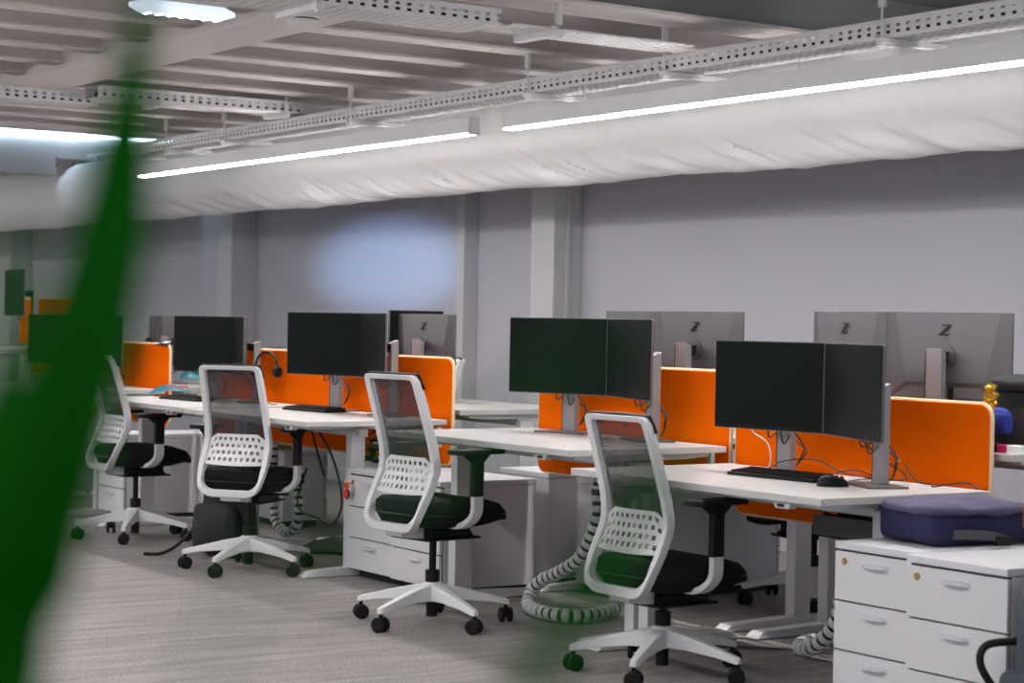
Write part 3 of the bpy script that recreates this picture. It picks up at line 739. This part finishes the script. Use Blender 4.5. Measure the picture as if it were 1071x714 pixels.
loose_cable([(-5.98, 4.62, .008), (-5.85, 4.98, .008), (-5.5, 5.25, .008), (-5.1, 5.2, .008)], 'grey floor cable crossing the carpet behind the near chair', 'strap', .006)

# white segmented cable spines
def cable_spine(pts, label, r=.030):
    t = thing('cable_spine', label, 'cable spine', pts[0], 0, 'white segmented cable spines')
    P = smoothpts([Vector(p)-Vector(pts[0]) for p in pts], 40)
    # resample by arc length
    d = [0]
    for a, b in zip(P, P[1:]): d.append(d[-1]+(b-a).length)
    seg = .042; n = int(d[-1]/seg)
    def at(s):
        for i in range(len(d)-1):
            if d[i+1] >= s: 
                f = (s-d[i])/max(1e-9, d[i+1]-d[i]); return P[i].lerp(P[i+1], f)
        return P[-1]
    MB().tube([at(d[-1]*k/60) for k in range(61)], r*.75, n=10).build('inner_cables', M['cable'], t, smooth=True)
    for k in range(n):
        s = k*seg; m = MB(); m.tube([at(s), at(s+seg*.1), at(s+seg*.5), at(s+seg*.6)], [r*.92, r, r, r*.9], n=14); m.build('spine_link', M['frame'], t, smooth=True)
    return t
cable_spine([(-6.53, 4.88, .70), (-6.575, 4.86, .58), (-6.58, 4.86, .44), (-6.68, 4.86, .28), (-6.83, 4.86, .195), (-6.98, 4.86, .135), (-7.04, 4.85, .075), (-6.98, 4.80, .034), (-6.80, 4.74, .034), (-6.66, 4.77, .034), (-6.64, 4.90, .034), (-6.72, 5.08, .036)], 'long white cable spine sweeping from the desk joint to the floor')
cable_spine([(-5.30, 5.05, .30), (-5.34, 5.05, .16), (-5.46, 5.06, .06), (-5.58, 5.10, .036), (-5.66, 5.2, .036), (-5.62, 5.32, .05), (-5.46, 5.40, .09), (-5.3, 5.42, .15)], 'white cable spine lying on the floor beside the nearest drawer unit')
cable_spine([(-9.85, 5.02, .56), (-9.85, 5.02, .32), (-9.825, 5.02, .15), (-9.75, 5.02, .085), (-9.67, 5.02, .075), (-9.59, 5.02, .10), (-9.54, 5.02, .19), (-9.56, 5.02, .38), (-9.57, 5.02, .6)], 'white cable spine hanging in a U under the middle desk')
# bundles of leads under the near desk
t = thing('cable_bundle', 'tangle of black leads in the tray under the near desk', 'cable', (-5.05, 4.98, .56))
rr = random.Random(3); mb = MB()
for k in range(14):
    p = [(rr.uniform(-.22, .16), rr.uniform(-.08, .06), rr.uniform(-.05, .06)) for _ in range(6)]
    mb.tube(smoothpts(p, 6), .0055, n=6)
mb.build('leads', M['cable'], t, smooth=True)
MB().box(-.25, .2, -.09, .08, -.058, -.052).box(-.25, .2, -.09, -.085, -.058, .02).box(-.25, .2, .075, .08, -.058, .06).build('wire_tray', M['darkgrey'], t)
for xx in (-.2, .15): MB().box(xx-.006, xx+.006, -.09, -.084, .02, .115).build('tray_hook', M['darkgrey'], t)
t = thing('cable_bundle', 'knot of black leads at the top of the long cable spine', 'cable', (-6.53, 4.88, .70))
mb = MB()
for k in range(8):
    p = [(rr.uniform(-.035, .03), rr.uniform(-.05, .04), rr.uniform(-.03, .04)) for _ in range(5)]
    mb.tube(smoothpts(p, 6), .005, n=6)
mb.build('leads', M['cable'], t, smooth=True)
t = thing('cable_bundle', 'hanging black leads under the right end of the middle desk', 'cable', (-8.62, 4.98, .60))
mb = MB()
for k in range(9):
    p = [(rr.uniform(-.16, .16), rr.uniform(-.04, .04), .10)]+[(rr.uniform(-.16, .16), rr.uniform(-.05, .05), .04-.05*q) for q in range(3)]+[(rr.uniform(-.1, .1), 0, .05)]
    mb.tube(smoothpts(p, 6), .0045, n=6)
mb.build('leads', M['cable'], t, smooth=True)

# ------------------------------------------------------------------ headset
t = thing('headset', 'black headset hanging on the stand edge beside the second dark screen pair', 'headset', (-9.90, 4.99, .975), R(20))
MB().tube([(.085*math.cos(a), 0, .09*math.sin(a)) for a in [PI*k/16-.1 for k in range(19)]], .007, n=8).build('headband', M['black'], t, smooth=True)
for s in (-1, 1): MB().lathe([(.0, -.014), (.03, -.012), (.033, 0), (.03, .012), (0, .014)], (s*.085, 0, -.02), 16, 'x').build('ear_cup', M['black'], t, smooth=True)
MB().tube(smoothpts([(-.085, 0, -.05), (-.07, -.03, -.11), (.03, -.02, -.19), (.09, .0, -.20)]), .0025, n=6).build('cable', M['cable'], t, smooth=True)

# ------------------------------------------------------------------ bags
def soft_box(name, m, parent, w, d, h, r=.05, puff=.02, amp=.008, seed=0, n=14, taper=0.):
    vs = []; fs = []
    bm = bmesh.new(); bmesh.ops.create_cube(bm, size=2); bmesh.ops.subdivide_edges(bm, edges=bm.edges, cuts=n, use_grid_fill=True)
    for v in bm.verts:
        x, y, z = v.co
        p = Vector((x*w/2, y*d/2, z*h/2)); q = Vector((max(-w/2+r, min(w/2-r, p.x)), max(-d/2+r, min(d/2-r, p.y)), max(-h/2+r*.8, min(h/2-r*.8, p.z))))
        e = p-q
        if e.length > 0: p = q+e.normalized()*min(e.length, r)*1.0
        p += Vector((x*(1-y*y)*(1-z*z), y*(1-x*x)*(1-z*z), max(z, 0)*(1-x*x)*(1-y*y)))*puff
        p += v.co.normalized()*amp*noise.noise(Vector((p.x*9+seed, p.y*9, p.z*9)))
        p.x *= 1-taper*(z+1)/2; p.y *= 1-taper*(z+1)/2
        v.co = p+Vector((0, 0, h/2))
    me = bpy.data.meshes.new(name); bm.to_mesh(me); bm.free(); me.materials.append(m)
    me.polygons.foreach_set('use_smooth', [True]*len(me.polygons))
    o = bpy.data.objects.new(name, me); C.objects.link(o); o.parent = parent; return o
t = thing('laptop_backpack', 'navy and purple bag lying on the two nearest drawer units', 'bag', (-4.545, 4.834, .566), R(-8))
t.scale = (.92, .86, 1)
soft_box('bag_body', M['navy'], t, .325, .50, .105, .035, .010, .006)
o = soft_box('top_panel', M['lilac'], t, .318, .49, .04, .02, .018, .010, 5); o.location = (0, 0, .088)
MB().tube([(a, b, .098) for a, b in rrect(-.163, .163, -.251, .251, .03)], .005, n=8, closed=True).build('zip_seam', M['navy'], t, smooth=True)
MB().box(.162, .172, .17, .235, .05, .118).box(.14, .168, .17, .235, .114, .121).build('leather_tab', M['leather'], t, bevel=.003)
P = smoothpts([(.150, -.17, .03), (.20, -.12, .035), (.23, -.02, .03), (.225, .05, .014)], 8)
mb = MB(); vs = []; fs = []
for i, p in enumerate(P):
    tt = (P[min(i+1, len(P)-1)]-P[max(i-1, 0)]).normalized(); nn = Vector((0, 0, 1))
    s = Vector((tt.y, -tt.x, 0))*.003
    vs += [p-s+nn*.018, p+s+nn*.018, p+s-nn*.012, p-s-nn*.012]
for i in range(len(P)-1):
    for j in range(4): fs.append((i*4+j, i*4+(j+1) % 4, (i+1)*4+(j+1) % 4, (i+1)*4+j))
mb.add(vs, fs).build('strap', M['strap'], t)
MB().box(.208, .245, -.02, .05, .002, .034).box(.215, .238, .05, .075, .004, .030).build('buckle', M['black'], t, bevel=.006)
# slate backpack against the nearest unit's end
t = thing('backpack', 'slate grey backpack against the end of the nearest drawer unit', 'backpack', (-3.79, 4.52, 0), R(5))
soft_box('bag_body', M['slate'], t, .24, .36, .53, .09, .02, .012, 2, taper=.12)
MB().tube(smoothpts([(-.10, -.12, .36), (-.16, -.19, .345), (-.165, -.21, .29), (-.13, -.18, .21), (-.11, -.16, .15)], 8), .012, n=8).build('shoulder_strap', M['black'], t, smooth=True)
soft_box('front_pocket', M['slate'], t, .20, .06, .22, .025, .01, .006, 3).location = (0, -.19, .06)
# black backpack on floor
t = thing('backpack', 'black backpack on the floor behind the sideways chair base', 'backpack', (-9.39, 4.53, 0), R(25))
soft_box('bag_body', M['blackbag'], t, .30, .20, .46, .08, .03, .014, 7, taper=.22)
soft_box('front_pocket', M['blackbag'], t, .26, .08, .24, .03, .02, .008, 9).location = (0, -.11, .03)
MB().tube(smoothpts([(-.06, -.02, .45), (0, -.02, .50), (.06, -.02, .45)]), .008, n=8).build('top_handle', M['black'], t, smooth=True)
MB().tube(smoothpts([(-.15, -.05, .18), (-.22, -.14, .06), (-.27, -.22, .012), (-.34, -.28, .010)]), .009, n=8).build('shoulder_strap', M['black'], t, smooth=True)
# black bag with blue cloth on the wall-side desk
t = thing('shoulder_bag', 'black bag stuffed with blue cloth on the desk end at right', 'bag', (-4.77, 5.47, .838), R(10))
soft_box('bag_body', M['blackbag'], t, .30, .24, .23, .05, .02, .012, 11, taper=.15)
o = soft_box('flap', M['blackbag'], t, .24, .14, .05, .02, .01, .006, 12); o.location = (0, -.06, .205); 
o = soft_box('blue_cloth', M['blue'], t, .10, .06, .085, .022, .01, .012, 13); o.location = (-.07, -.125, .05)
MB().box(-.05, .05, -.1345, -.1315, .228, .236).build('woven_label', M['paper'], t)
# pink and white card box
t = thing('card_box', 'small magenta and white box on the desk end at right', 'box', (-4.71, 5.29, .83), R(5))
MB().box(-.02, .06, -.02, .02, 0, .028).build('white_half', M['paper'], t, bevel=.001)
MB().box(-.09, -.02, -.02, .02, 0, .028).build('magenta_half', M['pink'], t, bevel=.001)
# gold ornament on the divider corner
t = thing('gold_ornament', 'crumpled gold foil ornament on the corner of the near orange divider', 'ornament', (-4.765, 5.225, .98))
mb = MB()
for k in range(5):
    a = k*1.3; mb.tube(smoothpts([(.02*math.cos(a+q*1.2), .012*math.sin(a*2+q), .02+.05*(q/6)+.012*math.sin(q*2+a)) for q in range(7)], 4), .008, n=7)
mb.lathe([(.0, .065), (.018, .07), (.024, .082), (.012, .092), (0, .094)], n=10).build('foil', M['gold'], t, smooth=True)
MB().tube(smoothpts([(0, 0, .07), (.015, .0, .04), (.01, .0, .0), (.012, .0, -.05)]), .006, n=6).build('ribbon', M['gold'], t)
# card on the far divider
t = thing('clip_card', 'small dark card clipped on the corner of the far orange divider', 'card', (-11.74, 5.195, 1.079), R(10))
MB().hexa([(-.05, -.05, -.012), (.05, -.05, -.012), (.06, .03, .014), (-.03, .03, .014)], [(-.05, -.05, -.006), (.05, -.05, -.006), (.06, .03, .022), (-.03, .03, .022)]).build('card', M['bezel'], t)
MB().hexa([(-.03, -.03, -.001), (.03, -.03, -.001), (.04, .015, .018), (-.01, .015, .018)], [(-.03, -.03, .0), (.03, -.03, .0), (.04, .015, .019), (-.01, .015, .019)]).build('print', mat('pale_blue_print', (.5, .6, .75), .5), t)
# keys in the lock of the mid pedestal
t = thing('key_bunch', 'keys with two red tags hanging from the mid-row drawer lock', 'keys', (-8.345, 4.685, .46))
MB().cyl((0, -.045, 0), (0, -.006, 0), .004, n=8).build('key', M['brass'], t)
MB().lathe([(.018, -.004), (.018, .004)], (0, -.035, -.012), 14, 'y').build('red_tag', M['red'], t)
MB().lathe([(.020, -.003), (.020, .003)], (-.012, -.032, -.055), 14, 'y').build('red_tag', M['red'], t)
MB().lathe([(.025, -.003), (.025, .003)], (-.012, -.026, -.055), 14, 'y').build('black_fob', M['black'], t)
# sneaker and dark cloth on the floor
t = thing('sneaker', 'white sneaker on the floor beside the keyed drawer unit', 'shoe', (-8.70, 5.02, 0), R(60))
vs = []; fs = []; n = 14; secs = [(-.13, .03, .07), (-.11, .04, .085), (-.05, .038, .08), (.02, .042, .065), (.08, .047, .05), (.12, .04, .04), (.14, .015, .03)]
for xx, w, h in secs:
    for j in range(n):
        a = 2*PI*j/n; vs.append((xx, w*math.cos(a), .012+h*.5+h*.5*math.sin(a)))
for i in range(len(secs)-1):
    for j in range(n): fs.append((i*n+j, i*n+(j+1) % n, (i+1)*n+(j+1) % n, (i+1)*n+j))
fs += [tuple(range(n))[::-1], tuple(range(len(secs)*n-n, len(secs)*n))]
MB().add(vs, fs).build('upper', M['paper'], t, smooth=True)
MB().prism([(-.135, -.03), (-.05, -.042), (.08, -.05), (.14, -.02), (.145, .02), (.08, .05), (-.05, .042), (-.135, .03)], 'z', .001, .022).build('sole', M['pot'], t, bevel=.004)
MB().tube([(.0, -.02, .078), (.03, .02, .068), (.01, .02, .076), (.045, -.02, .062)], .003, n=6).build('lace', M['black'], t)
t = thing('folded_cloth', 'dark crumpled cloth on the floor under the middle desk', 'cloth', (-9.25, 5.16, 0), R(40))
soft_box('cloth', M['darkcloth'], t, .42, .26, .05, .024, .02, .03, 21, n=18)

# ------------------------------------------------------------------ plants
def leaf_blade(mb, P, wid, nrm, thick=.0008, fold=.25):
    """a blade along points P with half widths wid, faces perpendicular to nrm; folded along its midrib"""
    P = [Vector(p) for p in P]; vs = []; fs = []; k = len(P)
    for i, p in enumerate(P):
        t = (P[min(i+1, k-1)]-P[max(i-1, 0)]).normalized(); s = t.cross(nrm).normalized(); n2 = s.cross(t)
        w = wid[i]
        for a in (-1, -.5, 0, .5, 1): vs.append(p+s*w*a+n2*(abs(a)*w*fold))
        for a in (1, .5, 0, -.5, -1): vs.append(p+s*w*a+n2*(abs(a)*w*fold-thick))
    for i in range(k-1):
        for j in range(10): fs.append((i*10+j, i*10+(j+1) % 10, (i+1)*10+(j+1) % 10, (i+1)*10+j))
    fs += [tuple(range(10))[::-1], tuple(range((k-1)*10, k*10))]
    mb.add(vs, fs)
def at(px, py, d): return CAM+(rt2*((px-535.5)/FPX)-up2*((py-357)/FPX)+fw)*d
# tall foreground plant: planter on the floor in front of the camera, long strap leaves
base = at(-60, 714, .66); base.z = 0
t = thing('strap_leaf_plant', 'large out-of-focus green plant close to the camera at left', 'plant', base)
MB().lathe([(.12, .0), (.13, .02), (.17, .62), (.175, .66), (.165, .66), (.155, .60)], n=32).build('planter', M['pot'], t, smooth=True)
MB().lathe([(.0, .602), (.154, .60), (0, .598)], n=24).build('soil', M['soil'], t)
root = base+Vector((0, 0, .60))
def strap_leaf(pts, wpx, tag_=None):
    P = [root+Vector((random.uniform(-.03, .03), random.uniform(-.03, .03), 0))]+[at(*p) for p in pts]
    W = [wpx[0]*pts[0][2]/FPX*.6]+[w*p[2]/FPX for w, p in zip(wpx, pts)]
    n = 6; PP = smoothpts(P, n); WW = []
    for i in range(len(P)-1): WW += [W[i]+(W[i+1]-W[i])*j/n for j in range(n)]
    WW.append(W[-1]); m = MB()
    leaf_blade(m, [p-base for p in PP], WW, fw, fold=.18)
    return m.build('leaf', M['leaf'], t, smooth=True)
strap_leaf([(-20, 800, .62), (20, 600, .61), (54, 470, .60), (92, 340, .60), (118, 230, .60), (134, 110, .61), (146, 20, .62), (155, -60, .63)], [52, 57, 55, 50, 41, 26, 12, 7])
strap_leaf([(-75, 800, .60), (-40, 640, .58), (-6, 520, .57), (22, 440, .57), (60, 330, .58)], [30, 34, 30, 24, 6])
strap_leaf([(-110, 790, .55), (-70, 600, .52), (-32, 500, .5), (-4, 400, .5), (14, 300, .5), (26, 200, .5)], [22, 26, 25, 19, 14, 5])
# second plant lower in front: thin arching blades across the middle
base = at(1120, 714, .60); base.z = 0; 
t = thing('strap_leaf_plant', 'thin blurred green blade close to the camera at bottom centre', 'plant', base)
MB().lathe([(.10, .0), (.11, .02), (.14, .52), (.145, .55), (.137, .55), (.13, .50)], n=32).build('planter', M['pot'], t, smooth=True)
MB().lathe([(.0, .502), (.129, .50), (0, .498)], n=24).build('soil', M['soil'], t)
root = base+Vector((0, 0, .50))
strap_leaf([(760, 1500, .58), (560, 1050, .55), (515, 870, .53), (522, 765, .52), (562, 700, .50), (602, 645, .49), (636, 592, .48), (668, 540, .47), (700, 480, .46), (718, 430, .46)], [10, 12, 14, 17, 19, 20, 21, 18, 10, 3])
strap_leaf([(700, 1500, .52), (330, 1100, .42), (190, 880, .38), (190, 760, .36), (260, 620, .33), (340, 545, .32), (430, 500, .32), (530, 440, .32), (600, 370, .32), (650, 320, .32)], [8, 7, 6, 6, 7, 8.5, 9, 8.5, 7, 4])

def potted(name, label, x, y, z, potm, potr, poth, leaves):
    t = thing(name, label, 'plant', (x, y, z), 0)
    MB().lathe([(potr*.72, 0), (potr*.76, .004), (potr, poth), (potr*.92, poth), (potr*.88, poth*.85)], n=24).build('pot', M[potm], t, smooth=True)
    MB().lathe([(0, poth*.86), (potr*.87, poth*.85), (0, poth*.84)], n=16).build('soil', M['soil'], t)
    for stem, lw, lm in leaves:
        st = [Vector(p) for p in stem]; P = smoothpts([(0, 0, poth*.8)]+[tuple(p) for p in st[:2]], 6)
        s_ = MB().tube(P, .005, n=6).build('stem', M['stem'], t, smooth=True)
        if len(st) > 2:
            PP = smoothpts(st[1:], 6); k = len(PP); m = MB()
            leaf_blade(m, PP, [lw*math.sin(PI*(i+.3)/(k+.3))**.8+.001 for i in range(k)], Vector((.6, -.6, .5)))
            m.build('leaf', M[lm], s_, smooth=True)
potted('potted_plant', 'plant with yellow stems in a white pot beside the farthest chair', -11.49, 5.42, .53, 'pot', .07, .10,
       [([(-.02, 0, .2), (-.10, -.05, .33), (-.16, -.1, .36), (-.22, -.14, .33)], .03, 'teal'),
        ([(0, 0, .2), (.02, -.1, .36), (.06, -.22, .42), (.12, -.32, .40)], .04, 'teal'),
        ([(.03, 0, .18), (.08, -.03, .32), (.14, -.12, .44), (.2, -.22, .48)], .04, 'leafy'),
        ([(.04, .02, .15), (.14, .02, .26), (.2, .0, .3), (.26, -.02, .28)], .035, 'leafy'),
        ([(-.04, 0, .12), (-.13, 0, .2), (-.20, -.02, .23), (-.24, -.02, .2)], .03, 'palegreen')])
potted('potted_plant', 'leafy plant in an olive planter under the middle desk', -10.74, 5.55, .46, 'potgreen', .07, .09,
       [([(0, 0, .14), (-.03, -.05, .22), (-.07, -.1, .24), (-.12, -.14, .2)], .045, 'leafy'),
        ([(0, 0, .14), (.03, -.05, .25), (.08, -.08, .26), (.13, -.1, .2)], .045, 'leafy'),
        ([(0, .02, .14), (.04, .04, .2), (.1, .05, .2), (.14, .06, .14)], .04, 'leafy')])
potted('potted_plant', 'pale green leaves rising behind the navy bag at right', -4.40, 5.72, .69, 'pot', .06, .06,
       [([(0, -.05, .06), (.0, -.15, .05), (.02, -.27, .03), (.04, -.36, .012)], .03, 'palegreen'),
        ([(.03, -.05, .06), (.06, -.14, .06), (.09, -.26, .03), (.13, -.35, .012)], .03, 'palegreen')])
# toy-like leaf and pink stick on the desk before the second screen
t = thing('artificial_leaf', 'blue and green artificial leaf lying at the end of the sideways chair desk', 'ornament', (-10.98, 4.86, ZC+.006), R(30))
m = MB(); leaf_blade(m, smoothpts([(-.12, 0, .01), (-.04, .0, .035), (.05, .02, .045), (.14, .05, .03)], 5), [.004, .02, .03, .034, .036, .038, .04, .04, .038, .034, .03, .025, .02, .014, .008, .002], Vector((0, -.5, .8)))
m.build('blade', M['teal'], t, smooth=True)
MB().tube([(.0, .02, .055), (.07, .05, .06), (.12, .06, .058)], .007, n=6).build('stalk', mat('coral', (.75, .15, .16), .5), t, smooth=True)

# ------------------------------------------------------------------ daylight and view
w = bpy.data.worlds.new('world'); bpy.context.scene.world = w; w.use_nodes = True
w.node_tree.nodes['Background'].inputs[0].default_value = (.86, .93, 1, 1); w.node_tree.nodes['Background'].inputs[1].default_value = .35
# added spot standing in for window daylight, a cool pool on the back wall
sp = bpy.data.lights.new('spot_on_wall', 'SPOT'); sp.energy = 800; sp.color = (.40, .62, 1); sp.spot_size = R(10.5); sp.spot_blend = .95; sp.shadow_soft_size = .08
so = bpy.data.objects.new('spot_on_wall', sp); C.objects.link(so); so.location = (-11.2, .2, 1.72)
so.rotation_euler = (Vector((-12.75, 7.43, 1.66))-Vector(so.location)).to_track_quat('-Z', 'Y').to_euler()
so.scale = (2.1, .66, 1)

vs_ = bpy.context.scene.view_settings
vs_.view_transform = 'Standard'; vs_.look = 'None'; vs_.gamma = 1; vs_.use_curve_mapping = False; vs_.exposure = 1.15
cy = bpy.context.scene.cycles
cy.max_bounces = 8; cy.transparent_max_bounces = 12; cy.use_denoising = True
